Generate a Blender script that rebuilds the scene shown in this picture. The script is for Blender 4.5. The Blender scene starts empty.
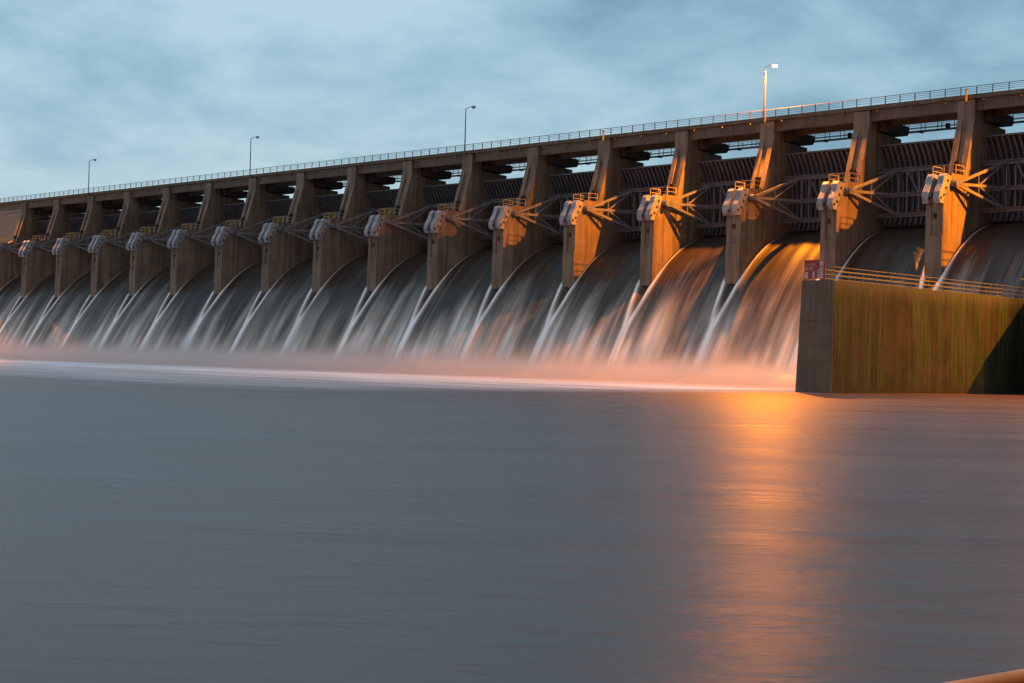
import bpy, math, random
from mathutils import Vector, Matrix
random.seed(7)
R = math.radians
scn = bpy.context.scene
C = scn.collection

# ------------------------------------------------------------------ camera
F, YAW, PITCH, ROLL = 1538.47, R(44.481), R(0.6826), R(1.4522)
CAMZ = 2.4
fw = Vector((-math.sin(YAW)*math.cos(PITCH), math.cos(YAW)*math.cos(PITCH), math.sin(PITCH)))
r0 = Vector((math.cos(YAW), math.sin(YAW), 0.0)); u0 = r0.cross(fw)
rt = r0*math.cos(ROLL) + u0*math.sin(ROLL); up = u0*math.cos(ROLL) - r0*math.sin(ROLL)
cam_d = bpy.data.cameras.new('camera'); cam = bpy.data.objects.new('camera', cam_d); C.objects.link(cam)
M = Matrix.Identity(4)
for i in range(3):
    M[i][0], M[i][1], M[i][2] = rt[i], up[i], -fw[i]
M[2][3] = CAMZ
cam.matrix_world = M
cam_d.sensor_width = 36; cam_d.lens = 36*F/1024; cam_d.clip_start = 0.1; cam_d.clip_end = 12000
scn.camera = cam

# ------------------------------------------------------------------ sky, sun, exposure
scn.view_settings.view_transform = 'Standard'; scn.view_settings.look = 'None'
scn.view_settings.exposure = 0.0; scn.view_settings.gamma = 1.0; scn.view_settings.use_curve_mapping = False
SKY_ROT = R(150); SUN_EL = R(1)
world = bpy.data.worlds.new("World"); scn.world = world; world.use_nodes = True
nt = world.node_tree; N = nt.nodes; L = nt.links; N.clear()
def nd(t, **k):
    n = N.new(t)
    for a, b in k.items(): setattr(n, a, b)
    return n
wo = nd('ShaderNodeOutputWorld'); add = nd('ShaderNodeAddShader')
sky = nd('ShaderNodeTexSky', sky_type='NISHITA'); sky.sun_disc = False; sky.sun_elevation = SUN_EL; sky.sun_rotation = SKY_ROT
bg1 = nd('ShaderNodeBackground'); bg1.inputs[1].default_value = 0.05
L.new(sky.outputs[0], bg1.inputs[0])
tc = nd('ShaderNodeTexCoord')
sep = nd('ShaderNodeSeparateXYZ'); L.new(tc.outputs['Generated'], sep.inputs[0])
# cloud layer: project direction on a high plane so that the clouds flatten towards the horizon
mz = nd('ShaderNodeMath', operation='ADD'); mz.inputs[1].default_value = 0.30; 
ab = nd('ShaderNodeMath', operation='ABSOLUTE'); L.new(sep.outputs[2], ab.inputs[0]); L.new(ab.outputs[0], mz.inputs[0])
cx = nd('ShaderNodeMath', operation='DIVIDE'); L.new(sep.outputs[0], cx.inputs[0]); L.new(mz.outputs[0], cx.inputs[1])
cy = nd('ShaderNodeMath', operation='DIVIDE'); L.new(sep.outputs[1], cy.inputs[0]); L.new(mz.outputs[0], cy.inputs[1])
cmb = nd('ShaderNodeCombineXYZ'); L.new(cx.outputs[0], cmb.inputs[0]); L.new(cy.outputs[0], cmb.inputs[1])
n1 = nd('ShaderNodeTexNoise'); n1.inputs['Scale'].default_value = 3.0; n1.inputs['Detail'].default_value = 6; n1.inputs['Roughness'].default_value = 0.56; n1.inputs['Distortion'].default_value = 0.15
L.new(cmb.outputs[0], n1.inputs['Vector'])
# broad brightness: bright towards -X (left, the last daylight), darker to the right and behind
dt = nd('ShaderNodeVectorMath', operation='DOT_PRODUCT'); L.new(tc.outputs['Generated'], dt.inputs[0]); dt.inputs[1].default_value = (-0.94, 0.34, -0.45)
sm = nd('ShaderNodeMapRange'); L.new(dt.outputs['Value'], sm.inputs[0])
sm.inputs[1].default_value = 0.50; sm.inputs[2].default_value = 0.97; sm.inputs[3].default_value = -0.24; sm.inputs[4].default_value = 0.24
nk = nd('ShaderNodeMapRange'); L.new(n1.outputs[0], nk.inputs[0]); nk.inputs[1].default_value = 0.25; nk.inputs[2].default_value = 0.75; nk.inputs[3].default_value = 0.15; nk.inputs[4].default_value = 0.87
s2 = nd('ShaderNodeMath', operation='ADD'); L.new(nk.outputs[0], s2.inputs[0]); L.new(sm.outputs[0], s2.inputs[1])
cr = nd('ShaderNodeValToRGB'); L.new(s2.outputs[0], cr.inputs[0])
e = cr.color_ramp.elements
e[0].position = 0.18; e[0].color = (0.10, 0.24, 0.37, 1)
e[1].position = 0.75; e[1].color = (0.44, 0.64, 0.77, 1)
m_ = e.new(0.45); m_.color = (0.235, 0.44, 0.60, 1)
# behind the camera the evening sky is darker
bk = nd('ShaderNodeVectorMath', operation='DOT_PRODUCT'); L.new(tc.outputs['Generated'], bk.inputs[0]); bk.inputs[1].default_value = (-0.70, 0.71, 0.0)
bm = nd('ShaderNodeMapRange'); L.new(bk.outputs['Value'], bm.inputs[0])
bm.inputs[1].default_value = -0.6; bm.inputs[2].default_value = 0.65; bm.inputs[3].default_value = 0.52; bm.inputs[4].default_value = 0.93
wm = nd('ShaderNodeMapRange'); L.new(bk.outputs['Value'], wm.inputs[0])
wm.inputs[1].default_value = -0.5; wm.inputs[2].default_value = 0.45; wm.inputs[3].default_value = 1.0; wm.inputs[4].default_value = 0.0
wx = nd('ShaderNodeMix', data_type='RGBA'); L.new(wm.outputs[0], wx.inputs[0]); L.new(cr.outputs[0], wx.inputs[6]); wx.inputs[7].default_value = (0.37, 0.375, 0.40, 1)
bg2 = nd('ShaderNodeBackground'); L.new(wx.outputs[2], bg2.inputs[0]); zb = nd('ShaderNodeMapRange'); L.new(sep.outputs[2], zb.inputs[0])     # overcast: the zenith is brighter than the horizon
zb.inputs[1].default_value = 0.28; zb.inputs[2].default_value = 1.0; zb.inputs[3].default_value = 1.0; zb.inputs[4].default_value = 4.6
zm = nd('ShaderNodeMath', operation='MULTIPLY'); L.new(zb.outputs[0], zm.inputs[0]); L.new(bm.outputs[0], zm.inputs[1])
L.new(zm.outputs[0], bg2.inputs[1])
L.new(bg1.outputs[0], add.inputs[0]); L.new(bg2.outputs[0], add.inputs[1]); L.new(add.outputs[0], wo.inputs[0])

sd = bpy.data.lights.new('sun', 'SUN'); sd.energy = 0.05; sd.angle = R(30); sd.color = (1.0, 0.72, 0.55)
so = bpy.data.objects.new('sun', sd); C.objects.link(so)
so.rotation_euler = (R(72), 0, R(35))     # faint evening glow from behind the camera's right shoulder

scn.cycles.volume_step_rate = 1.0
scn.cycles.volume_max_steps = 96
scn.cycles.max_bounces = 6

# ------------------------------------------------------------------ helpers
def mat(name, col=(0.5, 0.5, 0.5), rough=0.7, metal=0.0, spec=0.4):
    m = bpy.data.materials.new(name); m.use_nodes = True
    b = m.node_tree.nodes['Principled BSDF']
    b.inputs['Base Color'].default_value = (*col, 1); b.inputs['Roughness'].default_value = rough
    b.inputs['Metallic'].default_value = metal; b.inputs['Specular IOR Level'].default_value = spec
    return m, m.node_tree, b
class NT:
    def __init__(s, t): s.t = t
    def n(s, ty, ins=None, **k):
        x = s.t.nodes.new(ty)
        for a, b in k.items(): setattr(x, a, b)
        for a, b in (ins or {}).items():
            if isinstance(b, bpy.types.NodeSocket): s.t.links.new(b, x.inputs[a])
            else: x.inputs[a].default_value = b
        return x
    def math(s, op, a, b=0.0, clamp=False):
        x = s.n('ShaderNodeMath', {0: a, 1: b}, operation=op); x.use_clamp = clamp; return x.outputs[0]
    def rng(s, v, a, b, c, d, kind='LINEAR'):
        return s.n('ShaderNodeMapRange', {0: v, 1: a, 2: b, 3: c, 4: d}, interpolation_type=kind).outputs[0]
    def mix(s, f, a, b, mode='MIX'):
        x = s.n('ShaderNodeMix', None, data_type='RGBA', blend_type=mode)
        for i, v in ((0, f), (6, a), (7, b)):
            if isinstance(v, bpy.types.NodeSocket): s.t.links.new(v, x.inputs[i])
            else: x.inputs[i].default_value = v if i == 0 else (*v, 1)
        return x.outputs[2]
    def noise(s, vec, sc, det=4, ro=0.55):
        return s.n('ShaderNodeTexNoise', {'Vector': vec, 'Scale': sc, 'Detail': det, 'Roughness': ro}).outputs[0]
    def mapv(s, vec, scale, loc=(0, 0, 0)):
        return s.n('ShaderNodeMapping', {'Vector': vec, 'Scale': scale, 'Location': loc}).outputs[0]

def concrete(name, c1, c2, stain=0.5, algae=None, joint=1.52):
    m, t, b = mat(name, c1, 0.85); q = NT(t)
    geo = q.n('ShaderNodeNewGeometry'); P = geo.outputs['Position']
    big = q.noise(P, 0.3, 6, 0.65); fine = q.noise(P, 2.2, 6, 0.65)
    col = q.mix(q.rng(big, 0.35, 0.65, 0, 1), c1, c2)
    col = q.mix(q.rng(fine, 0.3, 0.75, 0.0, 0.5), col, tuple(x*0.6 for x in c1))
    st = q.noise(q.mapv(P, (1.4, 1.4, 0.09)), 1.0, 5, 0.6)
    col = q.mix(q.rng(st, 0.44, 0.66, 0.0, stain), col, tuple(x*0.3 for x in c1))
    if algae:
        P0 = P
        dn = q.n('ShaderNodeTexNoise', {'Vector': P, 'Scale': 0.5, 'Detail': 3}).outputs['Color']
        dv = q.n('ShaderNodeVectorMath', {0: dn, 1: (0.25, 0.25, 2.5)}, operation='MULTIPLY').outputs[0]
        P = q.n('ShaderNodeVectorMath', {0: P, 1: dv}, operation='ADD').outputs[0]
        a1 = q.noise(q.mapv(P, (1.0, 1.0, 0.12), (3, 7, 1)), 0.75, 4, 0.55)
        zf = q.n('ShaderNodeSeparateXYZ', {0: P0})
        yf = q.rng(zf.outputs[1], 126, 160, 0.35, 1.0)
        col = q.mix(q.math('MULTIPLY', q.rng(a1, 0.38, 0.62, 0, 1), yf), col, algae[0])
        a2 = q.noise(q.mapv(P, (1.0, 1.0, 0.07), (13, 2, 1)), 1.5, 4, 0.6)
        col = q.mix(q.rng(a2, 0.47, 0.60, 0, 0.95), col, algae[1])
        a3 = q.noise(q.mapv(P, (1.0, 1.0, 0.02), (1, 22, 1)), 2.6, 3, 0.5)
        col = q.mix(q.rng(a3, 0.62, 0.76, 0, 0.5), col, algae[2])
        a4 = q.noise(q.mapv(P, (1.0, 1.0, 0.03), (31, 5, 9)), 0.6, 4, 0.6)
        col = q.mix(q.rng(a4, 0.47, 0.58, 0, 0.9), col, algae[1])
        a6 = q.noise(q.mapv(P, (1.0, 1.0, 0.05), (8, 3, 2)), 4.5, 4, 0.65)
        col = q.mix(q.rng(a6, 0.45, 0.62, 0, 0.6), col, algae[1])
        a7 = q.noise(P, 1.8, 5, 0.7)
        col = q.mix(q.rng(a7, 0.5, 0.7, 0, 0.5), col, algae[0])
        a5 = q.noise(P, 0.35, 4, 0.6)
        col = q.mix(q.rng(a5, 0.45, 0.65, 0, 0.5), col, (0.06, 0.05, 0.025))
        P = P0; wl = q.noise(P, 0.7, 4, 0.6)
        col = q.mix(q.math('MULTIPLY', q.rng(q.math('ADD', zf.outputs[2], q.rng(a6, 0.3, 0.7, -0.8, 0.8)), 9.3, 10.6, 0.0, 0.6), 1.0), col, (0.10, 0.12, 0.06))
        wz = q.math('ADD', zf.outputs[2], q.rng(wl, 0.3, 0.7, -0.5, 0.5))
        col = q.mix(q.rng(wz, 0.1, 1.1, 0.85, 0.0), col, (0.02, 0.022, 0.012))
    # pour joints
    z = q.n('ShaderNodeSeparateXYZ', {0: P}).outputs[2]
    fr = q.math('FRACT', q.math('DIVIDE', q.math('ADD', z, 36.6), joint))
    jl = q.rng(fr, 0.0, 0.05 if joint < 2 else 0.03, 1.0, 0.0)
    col = q.mix(q.math('MULTIPLY', jl, 0.35 if joint < 2 else 0.8), col, tuple(x*0.25 for x in c1))
    t.links.new(col, b.inputs['Base Color'])
    bp = q.n('ShaderNodeBump', {'Strength': 0.35, 'Distance': 0.05, 'Height': fine})
    t.links.new(bp.outputs[0], b.inputs['Normal'])
    return m

def metal(name, c, c2, rough=0.55, met=0.2):
    m, t, b = mat(name, c, rough, met); q = NT(t)
    P = q.n('ShaderNodeNewGeometry').outputs['Position']
    a = q.noise(P, 1.3, 5, 0.65); s = q.noise(q.mapv(P, (3, 3, 0.25)), 1.0, 4, 0.6)
    col = q.mix(q.rng(a, 0.4, 0.65, 0, 0.8), c, c2)
    col = q.mix(q.rng(s, 0.5, 0.7, 0, 0.6), col, tuple(x*0.45 for x in c2))
    t.links.new(col, b.inputs['Base Color'])
    return m

MAT = dict(
    pier=concrete('pier_concrete', (0.235, 0.183, 0.135), (0.135, 0.105, 0.082), 0.75),
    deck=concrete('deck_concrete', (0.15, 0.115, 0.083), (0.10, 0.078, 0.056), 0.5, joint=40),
    cap=concrete('shaded_cap_concrete', (0.10, 0.078, 0.058), (0.07, 0.055, 0.042), 0.5, joint=40),  # darker deck concrete: the shade under the deck put into the colour
    abut=concrete('abutment_concrete', (0.30, 0.255, 0.19), (0.25, 0.21, 0.155), 0.25),
    wall=concrete('mossy_concrete', (0.052, 0.094, 0.032), (0.028, 0.055, 0.019), 0.7,
                  ((0.026, 0.088, 0.006), (0.006, 0.010, 0.005), (0.17, 0.22, 0.10)), joint=3.95),
    nose=concrete('wall_nose_concrete', (0.20, 0.14, 0.105), (0.12, 0.09, 0.072), 0.6, joint=3.95),
    steel=metal('painted_gate_steel', (0.15, 0.16, 0.19), (0.095, 0.095, 0.11)),
    skin=metal('gate_skin_steel', (0.12, 0.125, 0.15), (0.08, 0.08, 0.095), 0.7),
    block=metal('anchorage_steel', (0.28, 0.29, 0.32), (0.14, 0.145, 0.16), 0.6, 0.0),
    rail=metal('galvanised_rail', (0.06, 0.058, 0.056), (0.04, 0.038, 0.036), 0.8, 0.0),
    yrail=metal('yellow_rail_paint', (0.62, 0.44, 0.07), (0.5, 0.33, 0.06), 0.5, 0.0),
    wrail=metal('weathered_yellow_rail', (0.26, 0.24, 0.08), (0.18, 0.17, 0.07), 0.6, 0.0),
    lamp=metal('lamp_steel', (0.13, 0.135, 0.14), (0.10, 0.10, 0.105), 0.45),
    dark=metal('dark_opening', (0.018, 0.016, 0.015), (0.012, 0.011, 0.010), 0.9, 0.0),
    mach=metal('machinery_paint', (0.06, 0.075, 0.07), (0.04, 0.05, 0.045), 0.5),
    yellow=metal('yellow_paint', (0.85, 0.55, 0.06), (0.8, 0.5, 0.05), 0.5, 0.0),
    red=metal('sign_red', (0.36, 0.045, 0.035), (0.25, 0.05, 0.04), 0.5, 0.0),
    white=metal('sign_white', (0.55, 0.48, 0.45), (0.40, 0.34, 0.30), 0.5, 0.0),
    orange=metal('orange_lit_handrail', (0.90, 0.26, 0.07), (0.80, 0.22, 0.06), 0.3, 0.0),  # orange lamplight on the pipe is put into its base colour
    boltm=metal('bolt_steel', (0.05, 0.045, 0.045), (0.035, 0.03, 0.03), 0.5, 0.3),
)
def emis(name, col, st):
    m, t, b = mat(name, col); b.inputs['Emission Color'].default_value = (*col, 1); b.inputs['Emission Strength'].default_value = st
    return m
MAT['glow'] = emis('lit_sodium_lens', (1.0, 0.38, 0.07), 260.0)
MAT['lens'], _, _ = mat('unlit_lens', (0.35, 0.36, 0.36), 0.3)

class MB:
    def __init__(s): s.v = []; s.f = []
    def poly_prism(s, pts, axis, a, b):
        """pts = 2D polygon; axis 'x': pts are (y,z) extruded over x from a to b; 'y': (x,z); 'z': (x,y)"""
        n = len(pts); o = len(s.v)
        for c in (a, b):
            for p, q in pts:
                s.v.append({'x': (c, p, q), 'y': (p, c, q), 'z': (p, q, c)}[axis])
        s.f.append([o+i for i in range(n)][::-1]); s.f.append([o+n+i for i in range(n)])
        for i in range(n):
            j = (i+1) % n; s.f.append([o+i, o+j, o+n+j, o+n+i])
        return s
    def box(s, x0, x1, y0, y1, z0, z1):
        return s.poly_prism([(x0, y0), (x1, y0), (x1, y1), (x0, y1)], 'z', z0, z1)
    def bar(s, a, b, w, h=None, upv=(0, 0, 1)):
        a = Vector(a); b = Vector(b); h = h or w; d = (b-a).normalized(); uu = Vector(upv)
        if abs(d.dot(uu)) > 0.98: uu = Vector((0, 1, 0))
        sd_ = d.cross(uu).normalized(); u2 = sd_.cross(d); o = len(s.v)
        for p in (a, b):
            for i, j in ((-1, -1), (1, -1), (1, 1), (-1, 1)):
                s.v.append(tuple(p + sd_*(w/2*i) + u2*(h/2*j)))
        s.f += [[o+3, o+2, o+1, o], [o+4, o+5, o+6, o+7]] + [[o+i, o+(i+1) % 4, o+4+(i+1) % 4, o+4+i] for i in range(4)]
        return s
    def tube(s, a, b, r, n=8, r2=None):
        a = Vector(a); b = Vector(b); r2 = r2 or r; d = (b-a).normalized(); uu = Vector((0, 0, 1))
        if abs(d.z) > 0.98: uu = Vector((0, 1, 0))
        e1 = d.cross(uu).normalized(); e2 = e1.cross(d); o = len(s.v)
        for p, rr in ((a, r), (b, r2)):
            for i in range(n):
                t = 2*math.pi*i/n; s.v.append(tuple(p + e1*math.cos(t)*rr + e2*math.sin(t)*rr))
        s.f += [[o+i for i in range(n)], [o+n+i for i in range(n)][::-1]]
        s.f += [[o+(i+1) % n, o+i, o+n+i, o+n+(i+1) % n] for i in range(n)]
        return s
    def build(s, name, m, parent=None, bevel=0, smooth=False):
        me = bpy.data.meshes.new(name); me.from_pydata(s.v, [], s.f); me.update()
        import bmesh
        bm = bmesh.new(); bm.from_mesh(me); bmesh.ops.recalc_face_normals(bm, faces=bm.faces)
        bm.to_mesh(me); bm.free()
        if isinstance(m, str): m = MAT[m]
        me.materials.append(m)
        if smooth:
            for p in me.polygons: p.use_smooth = True
        o = bpy.data.objects.new(name, me); C.objects.link(o)
        if parent: o.parent = parent
        if bevel:
            md = o.modifiers.new('bevel', 'BEVEL'); md.width = bevel; md.segments = 2; md.limit_method = 'ANGLE'
        return o
def tag(o, label=None, cat=None, group=None, kind=None):
    if label: o['label'] = label
    if cat: o['category'] = cat
    if group: o['group'] = group
    if kind: o['kind'] = kind
    return o
def empty(name, loc=(0, 0, 0)):
    o = bpy.data.objects.new(name, None); o.location = loc; C.objects.link(o); return o
def copy_tree(o, parent=None):
    c = o.copy(); C.objects.link(c)
    if parent: c.parent = parent
    for ch in list(o.children): copy_tree(ch, c)
    return c

# ------------------------------------------------------------------ layout (metres)
S = 15.0; D = 169.10; W = 2.35
def PX(k): return -320.70 + S*k
XWALL = -80.7                                  # right face of training wall
NB = range(-2, 16)                             # bays between pier k and k+1

# ------------------------------------------------------------------ river
def river():
    m, t, b = mat('river_water', (0.05, 0.042, 0.04), 0.36, spec=0.5); q = NT(t)
    b.inputs['IOR'].default_value = 1.30
    P = q.n('ShaderNodeNewGeometry').outputs['Position']
    xyz = q.n('ShaderNodeSeparateXYZ', {0: P})
    # long streaks across the view (perpendicular to camera axis)
    rot = q.n('ShaderNodeMapping', {'Vector': P, 'Rotation': (0, 0, -R(44)), 'Scale': (1, 1, 1)}).outputs[0]
    st = q.noise(q.mapv(rot, (0.045, 0.2, 1)), 1.0, 5, 0.55)
    st2 = q.noise(q.mapv(rot, (0.55, 1.5, 1)), 1.0, 4, 0.6)
    col = q.mix(q.rng(st, 0.32, 0.68, 0, 1), (0.070, 0.040, 0.030), (0.095, 0.063, 0.051))
    # foam trailing away from the spillway
    yd = q.math('ADD', xyz.outputs[1], q.rng(q.noise(q.mapv(P, (0.02, 0.09, 1)), 1.0, 5, 0.6), 0.25, 0.75, -22, 22))
    fm = q.rng(yd, D-118, D-46, 0.0, 0.75)
    fs = q.noise(q.mapv(P, (0.035, 0.35, 1), (4, 1, 0)), 1.0, 5, 0.65)
    fm2 = q.math('MULTIPLY', fm, q.rng(fs, 0.32, 0.6, 0.35, 1.0))
    edge = q.rng(yd, D-92, D-30, 0.0, 0.55)
    fm3 = q.math('MAXIMUM', fm2, edge)
    side = q.rng(xyz.outputs[0], XWALL-14, XWALL+2, 1.0, 0.0)
    fm3 = q.math('MULTIPLY', fm3, side)
    col = q.mix(fm3, col, (0.78, 0.82, 0.84))
    t.links.new(col, b.inputs['Base Color'])
    t.links.new(q.math('ADD', q.rng(st, 0.3, 0.7, 0.30, 0.40), q.math('MULTIPLY', fm3, 0.3)), b.inputs['Roughness'])
    h = q.math('ADD', q.math('MULTIPLY', st, 1.0), q.math('MULTIPLY', st2, 0.16))
    t.links.new(q.rng(fm3, 0, 0.8, 0.27, 0.03), b.inputs['Specular IOR Level'])
    bp = q.n('ShaderNodeBump', {'Strength': 0.5, 'Distance': 0.5, 'Height': h})
    t.links.new(bp.outputs[0], b.inputs['Normal'])
    g = MB(); g.v = [(-4000, -2500, 0), (2500, -2500, 0), (2500, D+3, 0), (-4000, D+3, 0)]; g.f = [[0, 1, 2, 3]]
    tag(g.build('river', m), kind='structure')
river()

# ------------------------------------------------------------------ falling water
PROF = [(14.5, 20.9), (12.5, 21.15), (10.8, 21.1), (8.2, 20.2), (5.6, 18.95), (3.1, 17.1), (0.2, 14.0), (-1.5, 11.7), (-3, 9.5), (-4.6, 6.9), (-6, 4.5), (-7.4, 2.0), (-8.6, 0.0), (-9.6, -1.6)]
def cat_rom(P, n=5):
    out = []
    for i in range(len(P)-1):
        p0 = P[max(i-1, 0)]; p1 = P[i]; p2 = P[i+1]; p3 = P[min(i+2, len(P)-1)]
        for j in range(n):
            t = j/n
            out.append(tuple(0.5*((2*p1[c]) + (-p0[c]+p2[c])*t + (2*p0[c]-5*p1[c]+4*p2[c]-p3[c])*t*t + (-p0[c]+3*p1[c]-3*p2[c]+p3[c])*t**3) for c in (0, 1)))
    out.append(P[-1]); return out
prof = cat_rom(PROF)
arc = [0.0]
for i in range(1, len(prof)): arc.append(arc[-1] + math.dist(prof[i], prof[i-1]))
VN = next(a for a, p in zip(arc, prof) if p[0] <= 0.1)      # arc length at the pier noses
VE = next(a for a, p in zip(arc, prof) if p[1] <= 0.3)      # at the river
def falls_mat():
    m, t, b = mat('falling_water', (0.1, 0.1, 0.1), 0.4, spec=0.22); q = NT(t)
    uv = q.n('ShaderNodeUVMap').outputs[0]
    s = q.n('ShaderNodeSeparateXYZ', {0: uv}); u, v = s.outputs[0], s.outputs[1]
    rnd = q.n('ShaderNodeObjectInfo').outputs['Random']
    off = q.math('MULTIPLY', rnd, 57.0)
    def vec(su, sv):
        return q.n('ShaderNodeCombineXYZ', {0: q.math('MULTIPLY', u, su), 1: q.math('MULTIPLY', v, sv), 2: off}).outputs[0]
    na = q.noise(vec(0.55, 0.04), 1.0, 2, 0.45); nb = q.noise(vec(0.22, 0.05), 1.0, 3, 0.5); nc = q.noise(vec(2.2, 0.05), 1.0, 1, 0.4)
    start = q.math('ADD', v, q.math('ADD', q.rng(nb, 0.3, 0.7, -6.0, 6.0), q.rng(na, 0.3, 0.7, -2.6, 2.6)))
    base = q.rng(start, VN-1.0, VE+0.5, 0.0, 0.72, 'SMOOTHSTEP')
    base = q.math('MULTIPLY', base, q.rng(q.math('ADD', na, q.math('MULTIPLY', nc, 0.12)), 0.38, 0.80, 0.68, 1.1))
    # bright ridges shed by the piers on both sides of the bay
    cen = q.math('MINIMUM', q.math('ABSOLUTE', q.math('SUBTRACT', u, W/2)), q.math('ABSOLUTE', q.math('SUBTRACT', u, S+W/2)))
    o1 = q.rng(v, VN-6, VN, 1.75, 1.30); o2 = q.rng(v, VN, VN+7.5, 0.0, 1.15)
    dist = q.math('ABSOLUTE', q.math('SUBTRACT', cen, q.math('SUBTRACT', o1, o2)))
    wd = q.rng(v, VN-4, VE, 0.13, 1.1)
    ridge = q.math('POWER', 2.718, q.math('MULTIPLY', q.math('POWER', q.math('DIVIDE', dist, wd), 2.0), -1.0))
    ridge = q.math('MULTIPLY', ridge, q.rng(v, 2, VN, 0.10, 1.0))
    ridge = q.math('MULTIPLY', ridge, q.rng(nc, 0.3, 0.65, 0.75, 1.0))
    # a few thin bright threads down the sheet
    th = q.noise(vec(0.9, 0.0), 1.0, 1, 0.5)
    thr = q.math('MULTIPLY', q.rng(q.math('ABSOLUTE', q.math('SUBTRACT', th, 0.5)), 0.0, 0.03, 0.16, 0.0), q.rng(start, VN-4, VN+2, 0.0, 1.0))
    wh = q.math('MAXIMUM', q.math('MAXIMUM', base, ridge), thr, True)
    foot = q.rng(v, VE-5.5, VE-1.5, 0.0, 0.85)
    wh = q.math('MAXIMUM', wh, foot, True)
    gap = q.math('MULTIPLY', q.math('SUBTRACT', 1.0, q.rng(cen, 0.35, 0.95, 0.0, 1.0)), q.rng(v, VN+1.5, VN+6, 1.0, 0.0))
    wh = q.math('MULTIPLY', wh, q.math('SUBTRACT', 1.0, gap))
    colm = q.mix(q.rng(wh, 0.0, 0.45, 0.0, 1.0), (0.030, 0.022, 0.016), (0.30, 0.28, 0.25))
    col = q.mix(q.rng(wh, 0.45, 1.0, 0.0, 1.0), colm, (0.82, 0.85, 0.86))
    t.links.new(col, b.inputs['Base Color'])
    t.links.new(q.rng(wh, 0, 1, 0.5, 0.8), b.inputs['Roughness'])
    bp = q.n('ShaderNodeBump', {'Strength': 0.2, 'Distance': 0.3, 'Height': q.math('ADD', na, q.math('MULTIPLY', ridge, 1.5))})
    t.links.new(bp.outputs[0], b.inputs['Normal'])
    return m
MF = falls_mat()
def falls(k):
    rs = random.Random(k*31+5)
    ph = [rs.uniform(0, 6.28) for _ in range(4)]
    nx = 76; v = []; f = []; uvs = []; SW = S if k < 15 else S-W/2-0.2
    for i, (y, z) in enumerate(prof):
        a = arc[i]
        for j in range(nx+1):
            u = W/2 + SW*j/nx
            c = min(abs(u-W/2), abs(u-S-W/2))
            o = 1.75 - 0.45*min(max((a-VN+6)/6, 0), 1) - 1.3*min(max((a-VN)/7.5, 0), 1)
            w_ = 0.3 + 0.8*min(max((a-VN+9)/(VE-VN+9), 0), 1)
            amp = 0.30*min(max((a-4)/(VN-4), 0), 1)
            bump = amp*math.exp(-((c-o)/w_)**2)
            dip = -0.35*math.exp(-(c/0.55)**2)*min(max((a-VN+2)/2, 0), 1)*(1-min(max((a-VN-2)/6, 0), 1))
            wav = (0.10*math.sin(u*1.1+ph[0]) + 0.05*math.sin(u*2.7+ph[1]))*min(c/2.0, 1)
            n_ = bump + dip + wav
            v.append((u, y - n_*0.6*min(1, a/8), z + n_*0.6)); uvs.append((u, a))
    for i in range(len(prof)-1):
        for j in range(nx):
            p = i*(nx+1)+j; f.append([p, p+1, p+nx+2, p+nx+1])
    # closing body under the sheet
    o = len(v)
    e0 = 0; 
    v += [(W/2, 14.5, -2), (SW+W/2, 14.5, -2), (W/2, -9.6, -2), (SW+W/2, -9.6, -2)]; uvs += [(0, 40)]*4
    f.append([o, o+2, o+3, o+1]); f.append([0, o, o+1, nx]) 
    me = bpy.data.meshes.new('water'); me.from_pydata(v, [], f); me.update()
    ul = me.uv_layers.new(name='UVMap')
    for lp in me.loops: ul.data[lp.index].uv = uvs[lp.vertex_index]
    for p in me.polygons: p.use_smooth = True
    me.materials.append(MF)
    ob = bpy.data.objects.new('water', me); ob.location = (PX(k), D, 0); C.objects.link(ob)
    tag(ob, kind='structure')
for k in NB: falls(k)
# reservoir held behind the gates
m_res, _, _ = mat('reservoir_water', (0.03, 0.04, 0.04), 0.15)
tag(MB().box(PX(-30), PX(30), D+15.2, D+900, -1, 29.5).build('reservoir_water', m_res), kind='structure')

# boils where the flows off each pier strike the river
mw, tw, bw = mat('white_water', (0.72, 0.75, 0.76), 0.7); qq = NT(tw)
_P = qq.n('ShaderNodeNewGeometry').outputs['Position']
tw.links.new(qq.mix(qq.rng(qq.noise(_P, 0.6, 5, 0.6), 0.35, 0.65, 0, 1), (0.5, 0.52, 0.52), (0.78, 0.8, 0.81)), bw.inputs['Base Color'])
def boil(x, y, rx, ry, h, seed):
    rs = random.Random(seed); v = []; f = []; n = 28; m = 9
    p1, p2 = rs.uniform(0, 6), rs.uniform(0, 6)
    for i in range(m+1):
        t = i/m
        for j in range(n):
            a = 2*math.pi*j/n
            rr = t*(1 + 0.10*math.sin(3*a+p1) + 0.06*math.sin(7*a+p2))
            v.append((x+rx*rr*math.cos(a), y+ry*rr*math.sin(a), -0.25 + h*(math.cos(t*math.pi)*0.5+0.5)**0.8 + 0.08*math.sin(5*a+p2)*t*(1-t)*4))
    for i in range(m):
        for j in range(n):
            f.append([i*n+j, i*n+(j+1) % n, (i+1)*n+(j+1) % n, (i+1)*n+j])
    g = MB(); g.v = v; g.f = f; o = g.build('white_water', mw, smooth=True); tag(o, kind='structure')
for k in range(-1, 16):
    boil(PX(k)+W/2+random.uniform(-.4, .4), D-9.0, 2.6+random.uniform(-.5, .8), 3.6, 1.3+random.uniform(-.5, .5), k)

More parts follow.
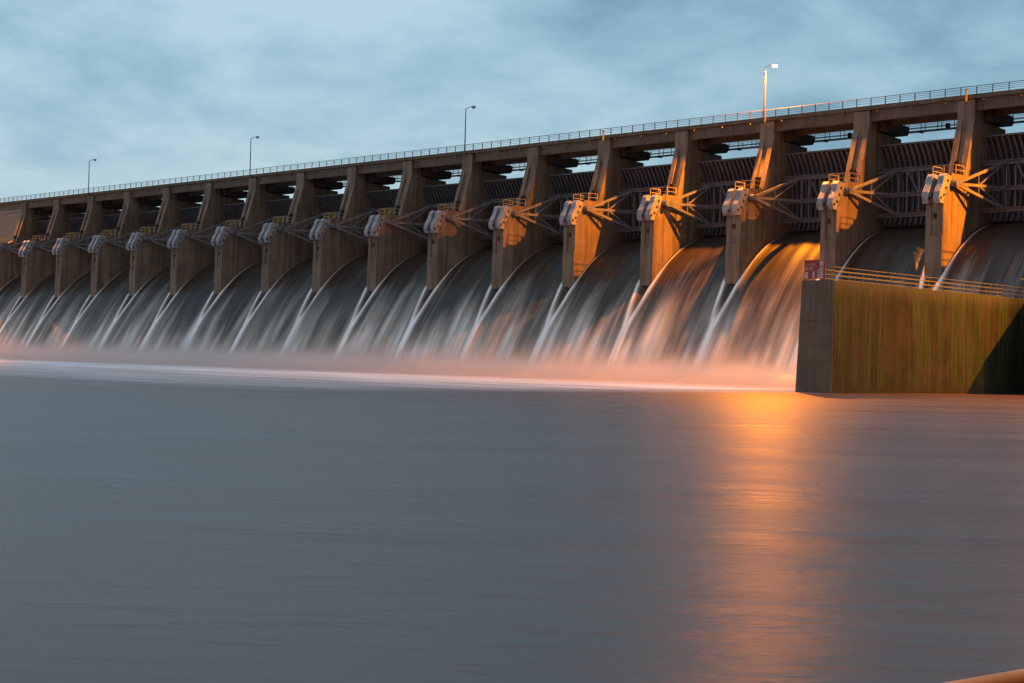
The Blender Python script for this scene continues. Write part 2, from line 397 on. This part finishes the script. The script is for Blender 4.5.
# ------------------------------------------------------------------ spray mist at the foot
def mist():
    m = bpy.data.materials.new('spray_mist'); m.use_nodes = True; t = m.node_tree; t.nodes.clear(); q = NT(t)
    out = q.n('ShaderNodeOutputMaterial')
    P = q.n('ShaderNodeNewGeometry').outputs['Position']; s = q.n('ShaderNodeSeparateXYZ', {0: P})
    n = q.noise(q.mapv(P, (0.11, 0.13, 0.12)), 1.0, 4, 0.6)
    top = q.math('DIVIDE', s.outputs[2], q.rng(n, 0.32, 0.68, 1.6, 8.2))
    zz = q.math('POWER', q.math('SUBTRACT', 1.0, q.math('MINIMUM', top, 1.0)), 2.2)
    yy = q.math('MULTIPLY', q.rng(s.outputs[1], D-50, D-12, 0.0, 1.0, 'SMOOTHSTEP'), q.rng(s.outputs[1], D-7, D-3, 1.0, 0.5))
    d = q.math('MULTIPLY', q.math('MULTIPLY', zz, yy), 0.115)
    vol = q.n('ShaderNodeVolumePrincipled', {'Color': (0.92, 0.88, 0.86, 1), 'Density': d, 'Anisotropy': 0.2})
    t.links.new(vol.outputs[0], out.inputs['Volume'])
    o = MB().box(PX(-6), XWALL-4.6, D-52, D-1, 0.02, 8.2).build('mist', m)
    tag(o, kind='stuff')
mist()

# ------------------------------------------------------------------ piers
def make_pier():
    root = empty('spillway_pier')
    # lower body (nose) in side profile (y,z), full width
    low = [(0, -1.5), (0, 22.9), (0.25, 23.2), (1.7, 26.3), (1.7, 26.55), (5.0, 26.55), (5.0, -1.5)]
    # upper buttress behind, with a recessed channel down its sloping face
    mid = [(5.0, -1.5), (5.0, 26.9), (7.1, 33.8), (7.1, 36.3), (9.3, 36.3), (9.5, 33.7), (15.3, 33.5), (15.3, 30), (20, 30), (20, -1.5)]
    g = MB(); c0, c1 = W*0.32, W*0.68
    g.poly_prism(low, 'x', 0, W)
    g.poly_prism(mid, 'x', 0, c0).poly_prism(mid, 'x', c1, W)
    inner = [(5.35, -1.5), (5.35, 26.9), (7.1, 32.6), (7.1, 36.3), (9.3, 36.3), (9.5, 33.7), (15.3, 33.5), (15.3, 30), (20, 30), (20, -1.5)]
    g.poly_prism(inner, 'x', c0, c1)
    g.build('pier_body', 'pier', root)
    # nose face: pilasters leaving a central groove, thicker block below
    n = MB(); n.box(0.0, 0.72, -0.16, 0.0, 18.8, 22.6).box(1.63, W, -0.16, 0.0, 18.8, 22.6).box(0.02, W-0.02, -0.26, 0.0, 13.4, 18.8)
    n.build('nose_facing', 'pier', root, bevel=0.03)
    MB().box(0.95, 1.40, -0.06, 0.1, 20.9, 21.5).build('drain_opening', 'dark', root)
    # trunnion anchorages: two bent steel boxes over the nose
    pr = [(1.75, 26.15), (0.35, 26.4), (-0.05, 26.05), (-0.35, 25.1), (-1.0, 24.1), (-1.2, 23.3), (-0.9, 22.65), (0.0, 22.65), (0.0, 23.0), (1.6, 26.0)]
    for x0 in (-0.06, 1.50):
        a = MB().poly_prism(pr, 'x', x0, x0+0.86).build('anchor_block', 'block', root, bevel=0.04)
        xs = x0+0.86
        for (yy, zz) in ((0.75, 25.5), (0.35, 24.6), (-0.15, 23.7), (-0.85, 23.3)):
            MB().tube((xs-0.02, yy, zz), (xs+0.08, yy, zz), 0.19, 10).build('anchor_bolt', 'boltm', a)
    # yoke beam through the pier carrying the gate pins
    MB().box(-0.35, W+0.35, 1.5, 2.4, 24.85, 25.6).build('trunnion_beam', 'steel', root, bevel=0.05)
    # doorway in the sloping face
    d = MB().box(0.70, 1.65, 4.55, 5.5, 26.6, 28.6)
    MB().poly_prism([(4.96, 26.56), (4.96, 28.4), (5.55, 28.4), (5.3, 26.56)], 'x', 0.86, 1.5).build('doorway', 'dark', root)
    # platform railing
    rl = MB()
    z0 = 26.55
    for zz in (0.5, 1.1):
        rl.bar((-0.7, 2.6, z0+zz), (W+0.05, 2.6, z0+zz), 0.05); rl.bar((-0.7, 2.6, z0+zz), (-0.7, 4.8, z0+zz), 0.05)
        rl.bar((W+0.05, 2.6, z0+zz), (W+0.05, 4.6, z0+zz), 0.04)
    for x, y in ((-0.7, 2.6), (0.8, 2.6), (W+0.05, 2.6), (-0.7, 4.8), (W+0.05, 4.6)):
        rl.bar((x, y, z0), (x, y, z0+1.1), 0.06)
    rl.build('platform_railing', 'yrail', root)
    MB().box(-0.75, 0.0, 2.5, 4.95, z0-0.12, z0+0.02).build('platform_grating', 'yrail', root)
    # cap of the upstream hoist column
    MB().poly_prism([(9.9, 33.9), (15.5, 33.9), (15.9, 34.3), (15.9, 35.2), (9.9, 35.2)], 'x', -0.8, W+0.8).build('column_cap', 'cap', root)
    return root
ordn = ['first', 'second', 'third', 'fourth', 'fifth', 'sixth', 'seventh', 'eighth', 'ninth', 'tenth', 'eleventh', 'twelfth', 'thirteenth', 'fourteenth', 'fifteenth', 'sixteenth']
def pier_label(k):
    sp = {-1: 'concrete pier cut off by the left edge, its slope glowing orange beside the pale wall',
          0: 'leftmost whole concrete pier, shaded, just left of the pier under the leftmost lamp',
          1: 'small shaded concrete pier under the leftmost unlit lamp post',
          5: 'grey concrete pier under the second unlit lamp post from the left',
          9: 'concrete pier under the unlit lamp post nearest the middle',
          11: 'orange lit concrete pier with a yellow marker on its head, left one of two',
          12: 'orange flanked concrete pier just left of the one under the lit lamp',
          13: 'concrete pier directly under the lit street lamp, two orange stripes on its slope',
          14: 'large orange sloped concrete pier rising behind the red sign',
          15: 'large orange flanked concrete pier with yellow marker, rightmost in the photo',
          16: 'concrete pier beyond the right edge of the photo, joined to the mossy wall'}
    if k in sp: return sp[k]
    if k in (2, 3, 4): return {2: 'shaded grey pier just right of the one under the leftmost lamp', 3: 'shaded grey pier midway between the two leftmost lamp posts', 4: 'shaded grey pier just left of the one under the second lamp'}[k]
    if k in (6, 7, 8): return {6: 'dim concrete pier just right of the one under the second lamp', 7: 'concrete pier midway between the second and third lamp posts', 8: 'concrete pier just left of the one under the middle lamp, faint pink glow'}[k]
    return 'concrete pier just right of the one under the middle lamp, orange upper flank'
p0 = make_pier()
for k in range(-2, 17):
    o = p0 if k == -2 else copy_tree(p0)
    o.location = (PX(k), D, 0)
    tag(o, 'concrete pier hidden beyond the left edge of the photo' if k == -2 else pier_label(k), 'dam pier', 'spillway piers along the dam')

# ------------------------------------------------------------------ radial gates
TY, TZ, GR = 1.6, 25.2, 10.7
def make_gate():
    root = empty('radial_gate')
    x0, x1 = W+0.12, S-0.12; xc = (x0+x1)/2
    a0 = math.asin((21.35-TZ)/GR); a1 = math.asin((32.05-TZ)/GR)
    def pt(a, r): return (TY+r*math.cos(a), TZ+r*math.sin(a))
    n = 18
    outer = [pt(a0+(a1-a0)*i/n, GR+0.12) for i in range(n+1)]; inner = [pt(a0+(a1-a0)*i/n, GR) for i in range(n+1)]
    MB().poly_prism(outer + inner[::-1], 'x', x0, x1).build('skin_plate', 'skin', root)
    nr = 17; rb = []
    g = MB()
    for j in range(nr):
        x = x0+0.15+(x1-x0-0.3)*j/(nr-1)
        web = [pt(a0+(a1-a0)*i/n, GR-0.02) for i in range(n+1)] + [pt(a0+(a1-a0)*i/n, GR-0.50) for i in range(n+1)][::-1]
        fl = [pt(a0+(a1-a0)*i/n, GR-0.50) for i in range(n+1)] + [pt(a0+(a1-a0)*i/n, GR-0.56) for i in range(n+1)][::-1]
        rb = MB(); rb.poly_prism(web, 'x', x-0.02, x+0.02); rb.poly_prism(fl, 'x', x-0.11, x+0.11)
        rb.build('rib', 'steel', root)
    t1 = MB(); p = pt(a1, GR-0.25); t1.bar((x0, p[0], p[1]), (x1, p[0], p[1]), 0.5, 0.14); t1.build('top_beam', 'steel', root)
    jl, jr = 5.7, 2*xc-5.7
    GY = 9.2
    lev = {'u': 28.45, 'm': 25.2, 'l': 22.55}
    for nm, z in lev.items():
        gb = MB()
        for dz in (-0.24, 0.24): gb.bar((x0+0.05, GY, z+dz), (x1-0.05, GY, z+dz), 0.55, 0.08)
        gb.bar((x0+0.05, GY, z), (x1-0.05, GY, z), 0.06, 0.46)
        gb.build('girder', 'steel', root)
    vb = MB()
    for x in (jl, jl+1.2, xc, jr-1.2, jr):
        vb.bar((x, GY+0.1, lev['l']), (x, GY+0.1, lev['u']), 0.16, 0.3)
    for x in (jl, xc, jr):                     # struts from girders back to the skin
        for z in lev.values():
            vb.bar((x, GY, z), (x, TY+math.sqrt((GR-0.5)**2-(z-TZ)**2), z), 0.2)
    vb.bar((jl+1.2, GY, lev['u']), (xc, GY, lev['m']), 0.14); vb.bar((jr-1.2, GY, lev['u']), (xc, GY, lev['m']), 0.14)
    vb.build('girder_bracing', 'steel', root)
    for side in (0, 1):
        mx = (lambda x: x) if side == 0 else (lambda x: 2*xc - x)
        T = (mx(W+0.45), 1.9, TZ)
        J = {nm: (mx(jl), GY-0.2, z) for nm, z in lev.items()}
        K = {}
        for nm in lev:
            am = MB(); am.bar(T, J[nm], 0.28, 0.34)
            am.build('gate_arm', 'steel', root)
            K[nm] = tuple(T[i] + (J[nm][i]-T[i])*0.45 for i in range(3))
        br = MB(); br.bar(K['u'], K['l'], 0.16)
        br.bar(K['m'], J['u'], 0.18); br.bar(K['m'], J['l'], 0.18)
        br.build('arm_brace', 'steel', root)
        MB().tube((mx(W+0.1), 1.8, TZ), (mx(W+0.85), 1.8, TZ), 0.42, 14).build('trunnion_hub', 'steel', root)
    return root
g0 = make_gate()
def gate_label(k):
    names = {-2: 'hidden beyond the left edge of the photo', -1: 'under the pale abutment wall at the left edge',
             15: 'cut by the right edge above the mossy wall railing', 14: 'right of the pier behind the red sign',
             13: 'just right of the pier under the lit lamp', 12: 'just left of the pier under the lit lamp'}
    if k in names: return 'steel radial gate ' + names[k]
    base = {0: 'just left of the pier under the leftmost lamp', 1: 'just right of the pier under the leftmost lamp post',
            2: 'second bay right of the leftmost lamp post', 3: 'second bay left of the second lamp post', 4: 'just left of the pier under the second lamp',
            5: 'just right of the pier under the second lamp', 6: 'second bay right of the second lamp', 7: 'second bay left of the middle lamp',
            8: 'just left of the pier under the middle lamp', 9: 'just right of the pier under the middle lamp',
            10: 'left of pier with the left yellow marker', 11: 'right of the pier with the left yellow marker'}
    return 'steel radial gate ' + base[k]
for k in NB:
    o = g0 if k == -2 else copy_tree(g0)
    o.location = (PX(k), D, 0); tag(o, gate_label(k), 'sluice gate', 'radial gates between the piers')

# ------------------------------------------------------------------ breast wall above the leftmost bay
aw = empty('abutment_wall', (PX(-2), D, 0)); tag(aw, 'pale tan concrete wall under the deck at the far left end', 'wall')
MB().box(W-30, S-0.01, 7.25, 8.6, 27.2, 34.9).build('wall_face', 'abut', aw)
MB().box(W-30, S-0.01, 7.1, 7.25, 34.2, 34.5).build('ledge', 'abut', aw)

# ------------------------------------------------------------------ road bridge on top of the dam
XB0, XB1 = PX(-4), PX(24)
br = empty('road_bridge', (PX(0), D, 36.0)); tag(br, 'long concrete road deck with pipe railing running along the top of the dam', 'bridge')
def B(mb, name, m, par=None, **kw):
    mb.v = [(x-PX(0), y-D, z-36.0) for x, y, z in mb.v]; return mb.build(name, m, par or br, **kw)
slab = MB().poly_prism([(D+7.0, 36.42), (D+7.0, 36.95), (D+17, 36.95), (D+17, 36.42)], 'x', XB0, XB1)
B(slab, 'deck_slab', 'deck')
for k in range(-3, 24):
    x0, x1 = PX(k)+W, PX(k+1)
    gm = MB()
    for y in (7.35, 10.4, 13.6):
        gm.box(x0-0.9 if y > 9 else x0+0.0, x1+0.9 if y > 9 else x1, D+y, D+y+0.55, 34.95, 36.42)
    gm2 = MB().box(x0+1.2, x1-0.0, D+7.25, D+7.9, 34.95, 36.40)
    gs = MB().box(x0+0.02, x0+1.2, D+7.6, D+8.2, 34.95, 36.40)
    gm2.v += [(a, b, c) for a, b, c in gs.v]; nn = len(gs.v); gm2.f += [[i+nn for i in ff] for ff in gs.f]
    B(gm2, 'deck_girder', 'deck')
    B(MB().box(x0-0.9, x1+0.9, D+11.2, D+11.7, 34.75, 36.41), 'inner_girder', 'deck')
    for x in (x0+1.25, x0+6.2, x1-1.6):
        B(MB().tube((x, D+6.85, 36.15), (x, D+7.3, 36.2), 0.11, 8), 'drain_spout', 'abut')
rl = MB()
for y in (D+7.12,):
    for i, z in enumerate((37.25, 37.5, 37.72)): rl.tube((XB0, y, z), (XB1, y, z), 0.025, 5)
    rl.tube((XB0, y, 37.95), (XB1, y, 37.95), 0.045, 6)
rail = B(rl, 'railing', 'rail')
st = S/7
xs = [PX(-4)+0.4+i*st for i in range(int((XB1-XB0)/st))]
vis = sorted([x for x in xs if PX(-1.2) < x < PX(15.8)], reverse=True)
near = set(vis[:100]); rest = MB()
pm = None
for x in xs:
    if x in near:
        if pm is None:
            pm = MB().box(-0.045, 0.045, -0.045, 0.045, 0, 1.02).build('railing_post', 'rail', rail); o = pm
        else:
            o = pm.copy(); C.objects.link(o); o.parent = rail
        o.location = (x-PX(0), 7.12, 0.95)
    else:
        rest.box(x-0.045, x+0.045, D+7.005, D+7.095, 36.95, 37.97)
o = B(rest, 'railing_post', 'rail', rail); o['kind'] = 'stuff'

# ------------------------------------------------------------------ hoist catwalks seen through the bays
def make_catwalk():
    root = empty('hoist_catwalk'); x0, x1 = W-0.6, S+0.6; y = 15.6
    MB().box(x0, x1, y, y+1.1, 34.42, 34.54).build('walkway_floor', 'mach', root)
    g = MB()
    for yy in (y, y+1.1):
        for z in (34.95, 35.35): g.bar((x0, yy, z), (x1, yy, z), 0.05)
        for i in range(6): g.bar((x0+0.9+i*2.45, yy, 34.5), (x0+0.9+i*2.45, yy, 35.6), 0.07)
    g.build('catwalk_railing', 'mach', root)
    for i in (2.7, 8.1, 11.2): MB().box(x0+i, x0+i+0.45, y-0.05, y+1.15, 34.3, 34.425).build('hanger_bracket', 'mach', root)
    MB().box(8.5, 9.0, y+0.3, y+0.8, 34.6, 35.2).build('hoist_motor', 'mach', root, bevel=0.05)
    MB().tube((x0, y+0.55, 34.95), (x1, y+0.55, 34.95), 0.05, 6).build('drive_shaft', 'mach', root)
    return root
cw0 = make_catwalk()
for i, k in enumerate(range(-1, 16)):
    o = cw0 if i == 0 else copy_tree(cw0); o.location = (PX(k), D, 0)
    lab = {-1: 'in the leftmost open bay', 0: 'left of the pier under the leftmost lamp', 15: 'in the bay cut by the right edge', 14: 'in the bay right of the pier behind the red sign',
           13: 'in the bay right of the pier under the lit lamp', 12: 'in the bay left of the pier under the lit lamp', 11: 'right of the pier with the left yellow marker',
           10: 'left of the pier with the left yellow marker', 9: 'right of the pier under the middle lamp', 8: 'left of the pier under the middle lamp',
           7: 'two bays left of the middle lamp', 6: 'two bays right of the second lamp', 5: 'right of the pier under the second lamp', 4: 'left of the pier under the second lamp',
           3: 'two bays left of the second lamp', 2: 'two bays right of the leftmost lamp', 1: 'right of the pier under the leftmost lamp'}[k]
    tag(o, 'dark catwalk ' + lab, 'catwalk', 'hoist catwalks under the deck')

# ------------------------------------------------------------------ yellow markers on two pier heads
def marker(k, label):
    o = MB().box(PX(k)+1.2, PX(k)+1.42, D+6.7, D+6.9, 36.1, 37.5).box(PX(k)+1.14, PX(k)+1.48, D+6.64, D+6.94, 37.5, 37.62).build('marker_box', 'yellow', bevel=0.02)
    tag(o, label, 'marker', 'yellow markers on the pier heads')
marker(11, 'small upright yellow marker on the pier head left of the lit lamp')
marker(15, 'small upright yellow marker on the rightmost pier head')

# ------------------------------------------------------------------ lamp posts
def make_lamp(lit):
    root = empty('lamp_post')
    MB().tube((0, 0, 36.2), (0, 0, 43.9), 0.12, 10, 0.075).tube((0, 0, 36.2), (0, 0, 36.9), 0.2, 10).build('pole', 'lamp', root)
    MB().tube((0, 0, 43.8), (0.55, 0.45, 44.2), 0.05, 8).tube((0.54, 0.44, 44.2), (0.8, 0.65, 44.22), 0.05, 8).build('lamp_arm', 'lamp', root)
    h = MB().poly_prism([(0.6, 44.15), (0.65, 44.32), (1.3, 44.34), (1.45, 44.22), (1.45, 44.12), (0.6, 44.10)], 'y', 0.62, 0.96).build('lamp_head', 'lamp', root, bevel=0.03)
    MB().tube((1.05, 0.79, 44.11), (1.05, 0.79, 43.90), 0.30, 12, 0.2).build('lens', 'glow' if lit else 'lens', h)
    return root
POST = 6.75
def lamp_light(x, p):
    l = bpy.data.lights.new('sodium_lamp', 'SPOT'); l.energy = p; l.color = (1.0, 0.26, 0.002); l.shadow_soft_size = 0.18
    l.spot_size = R(165.8); l.spot_blend = 0.5         # cut-off luminaire: most light goes down and out
    o = bpy.data.objects.new('sodium_lamp', l); o.location = (x+1.05, D+POST+0.79, 43.62); C.objects.link(o)
lab = {1: 'unlit grey lamp post, leftmost one on the deck', 5: 'unlit grey lamp post, second from the left', 9: 'unlit grey lamp post near the middle of the deck',
       13: 'lit street lamp glowing orange white on its tall post', 17: 'lit street lamp beyond the right edge of the photo', 21: 'lit street lamp far beyond the right edge', -3: 'lit street lamp beyond the left edge of the photo'}
protos = {}
PW = {13: 215000, 17: 400000, 21: 130000, -3: 350000}
for k, lb in lab.items():
    lit = k in PW
    if lit not in protos: protos[lit] = o = make_lamp(lit)
    else: o = copy_tree(protos[lit])
    o.location = (PX(k)+0.9, D+POST, 0)
    tag(o, lb, 'lamp post', 'lamp posts along the deck')
    if lit: lamp_light(PX(k)+0.9, PW[k])

# ------------------------------------------------------------------ training wall
YN = 125.7
tw_ = empty('training_wall', (XWALL, YN, 0)); tag(tw_, 'mossy green stained concrete wall with railing jutting into the river at right', 'wall')
def T(mb, name, m, par=None, **kw):
    mb.v = [(x-XWALL, y-YN, z) for x, y, z in mb.v]; return mb.build(name, m, par or tw_, **kw)
g = MB(); y0, y1 = YN, D+6
vv = [(XWALL-3.5, y0, 10.75), (XWALL, y0, 10.75), (XWALL+0.12, y0-0.02, -2), (XWALL-4.1, y0-0.02, -2)]
g.v = vv + [(x, y1, z) for x, y, z in vv]; g.f = [[3, 2, 1, 0], [4, 5, 6, 7]] + [[i, (i+1) % 4, 4+(i+1) % 4, 4+i] for i in range(4)]
T(g, 'wall_body', 'wall', bevel=0.04)
g = MB(); v1 = [(XWALL-3.53, 10.78), (XWALL-0.02, 10.78), (XWALL+0.09, -2), (XWALL-4.14, -2)]
g.poly_prism(v1, 'y', y0-0.12, y0+0.0); T(g, 'nose_facing', 'nose')
g = MB()
for x in (XWALL-0.15, XWALL-3.3):
    for z in (0.42, 0.85, 1.28): g.tube((x, y0+0.15, 10.75+z), (x, D-0.5, 10.75+z), 0.026, 6)
wr = T(g, 'wall_railing', 'wrail')
n = int((D-0.5-y0)/2.6)
for i in range(n+1):
    for x in (-0.15, -3.3):
        o = MB().tube((x, 0.15+i*2.6, 10.75), (x, 0.15+i*2.6, 12.03), 0.035, 6).build('railing_post', 'wrail', wr)
# unseen added wall, shaped to throw the diagonal shadow onto the mossy wall
ww = MB().poly_prism([(3, -1), (3, 23.2), (-0.2, 20.2), (-7.6, 14.6), (-12, 10.6), (-12, -1)], 'x', -76.0, -75.0)
ww.v = [(x, y+D, z) for x, y, z in ww.v]
tag(ww.build('shadow_wall', 'pier'), 'unseen sloping wall added beyond the right edge to shade the mossy wall', 'wall')
# yellow ladder hoops at the dam end
ld = empty('access_ladder', (XWALL, D-4.2, 10.75)); tag(ld, 'tall yellow ladder rail on the mossy wall at the right edge of the photo', 'ladder')
MB().bar((0.12, 0, -6), (0.12, 0, 2.3), 0.10).bar((0.12, 0.6, -6), (0.12, 0.6, 2.3), 0.10).bar((0.12, 0, 2.3), (-0.6, 0, 2.3), 0.10).bar((0.12, 0.6, 2.3), (-0.6, 0.6, 2.3), 0.10).build('ladder_rail', 'yellow', ld)
g = MB()
for i in range(24): g.bar((0.12, 0, -5.9+i*0.3), (0.12, 0.6, -5.9+i*0.3), 0.035)
g.build('rung', 'yellow', ld)
# red and white warning sign on the nose
sg = empty('warning_sign', (XWALL-3.6, YN-0.05, 10.78)); tag(sg, 'weathered red and white warning board on the end of the mossy wall', 'sign')
bd = MB().box(0.28, 2.62, -0.06, 0.0, 0.12, 1.95).build('sign_board', 'red', sg)
def wbox(x0, x1, z0, z1, m='white', y=-0.075): MB().box(x0, x1, y, y+0.013, z0, z1).build('sign_lettering', m, sg)
wbox(0.33, 0.72, 0.16, 0.80); wbox(1.25, 1.45, 0.16, 0.85); wbox(1.78, 2.42, 0.16, 1.05); wbox(2.05, 2.42, 1.07, 1.86)
for x in (0.42, 0.62, 0.86, 1.08): wbox(x, x+0.09, 0.98, 1.28)
for x in (0.5, 0.74, 0.98, 1.2, 1.42): wbox(x, x+0.07, 1.42, 1.62)
for z in (0.35, 0.6, 0.85): wbox(1.84, 2.36, z, z+0.07, 'red', -0.09)
wbox(2.12, 2.34, 1.2, 1.38, 'red', -0.09)
MB().bar((0.35, 0.05, 0), (0.35, 0.05, 1.9), 0.09).bar((2.5, 0.05, 0), (2.5, 0.05, 1.9), 0.09).build('sign_post', 'rail', sg)

# ------------------------------------------------------------------ handrail and bank at the camera
hr = empty('handrail', (-1.9, 4.0, 0.6)); tag(hr, 'orange pipe handrail in the bottom right corner close to the camera', 'handrail')
A = Vector((-2.465, 4.604, 2.4-0.2027*5-0.017)); Bp = Vector((-0.49302+0.0, 0.92088, 0))
dirv = Vector((-0.46109737*5.231+0.49302014*5, 0.95209118*5.231-0.92088078*5, 0)).normalized()
a = A - dirv*1.2; b = A + dirv*9.0; off = Vector((-1.9, 4.0, 0.6))
MB().tube(a-off, b-off, 0.024, 14).build('rail_pipe', 'orange', hr, smooth=True)
for tt in (4.0, 7.0):
    p = A + dirv*tt - off
    MB().tube(p, p-Vector((0, 0, p.z+0.6-0.55)), 0.024, 12).build('post', 'orange', hr, smooth=True)
mb_, tb, bb = mat('bank_concrete', (0.2, 0.19, 0.17), 0.9)
p = A + dirv*3.2
tag(MB().box(p.x-0.25, 40, p.y, 60, -2, 0.58).build('bank', mb_), kind='structure')
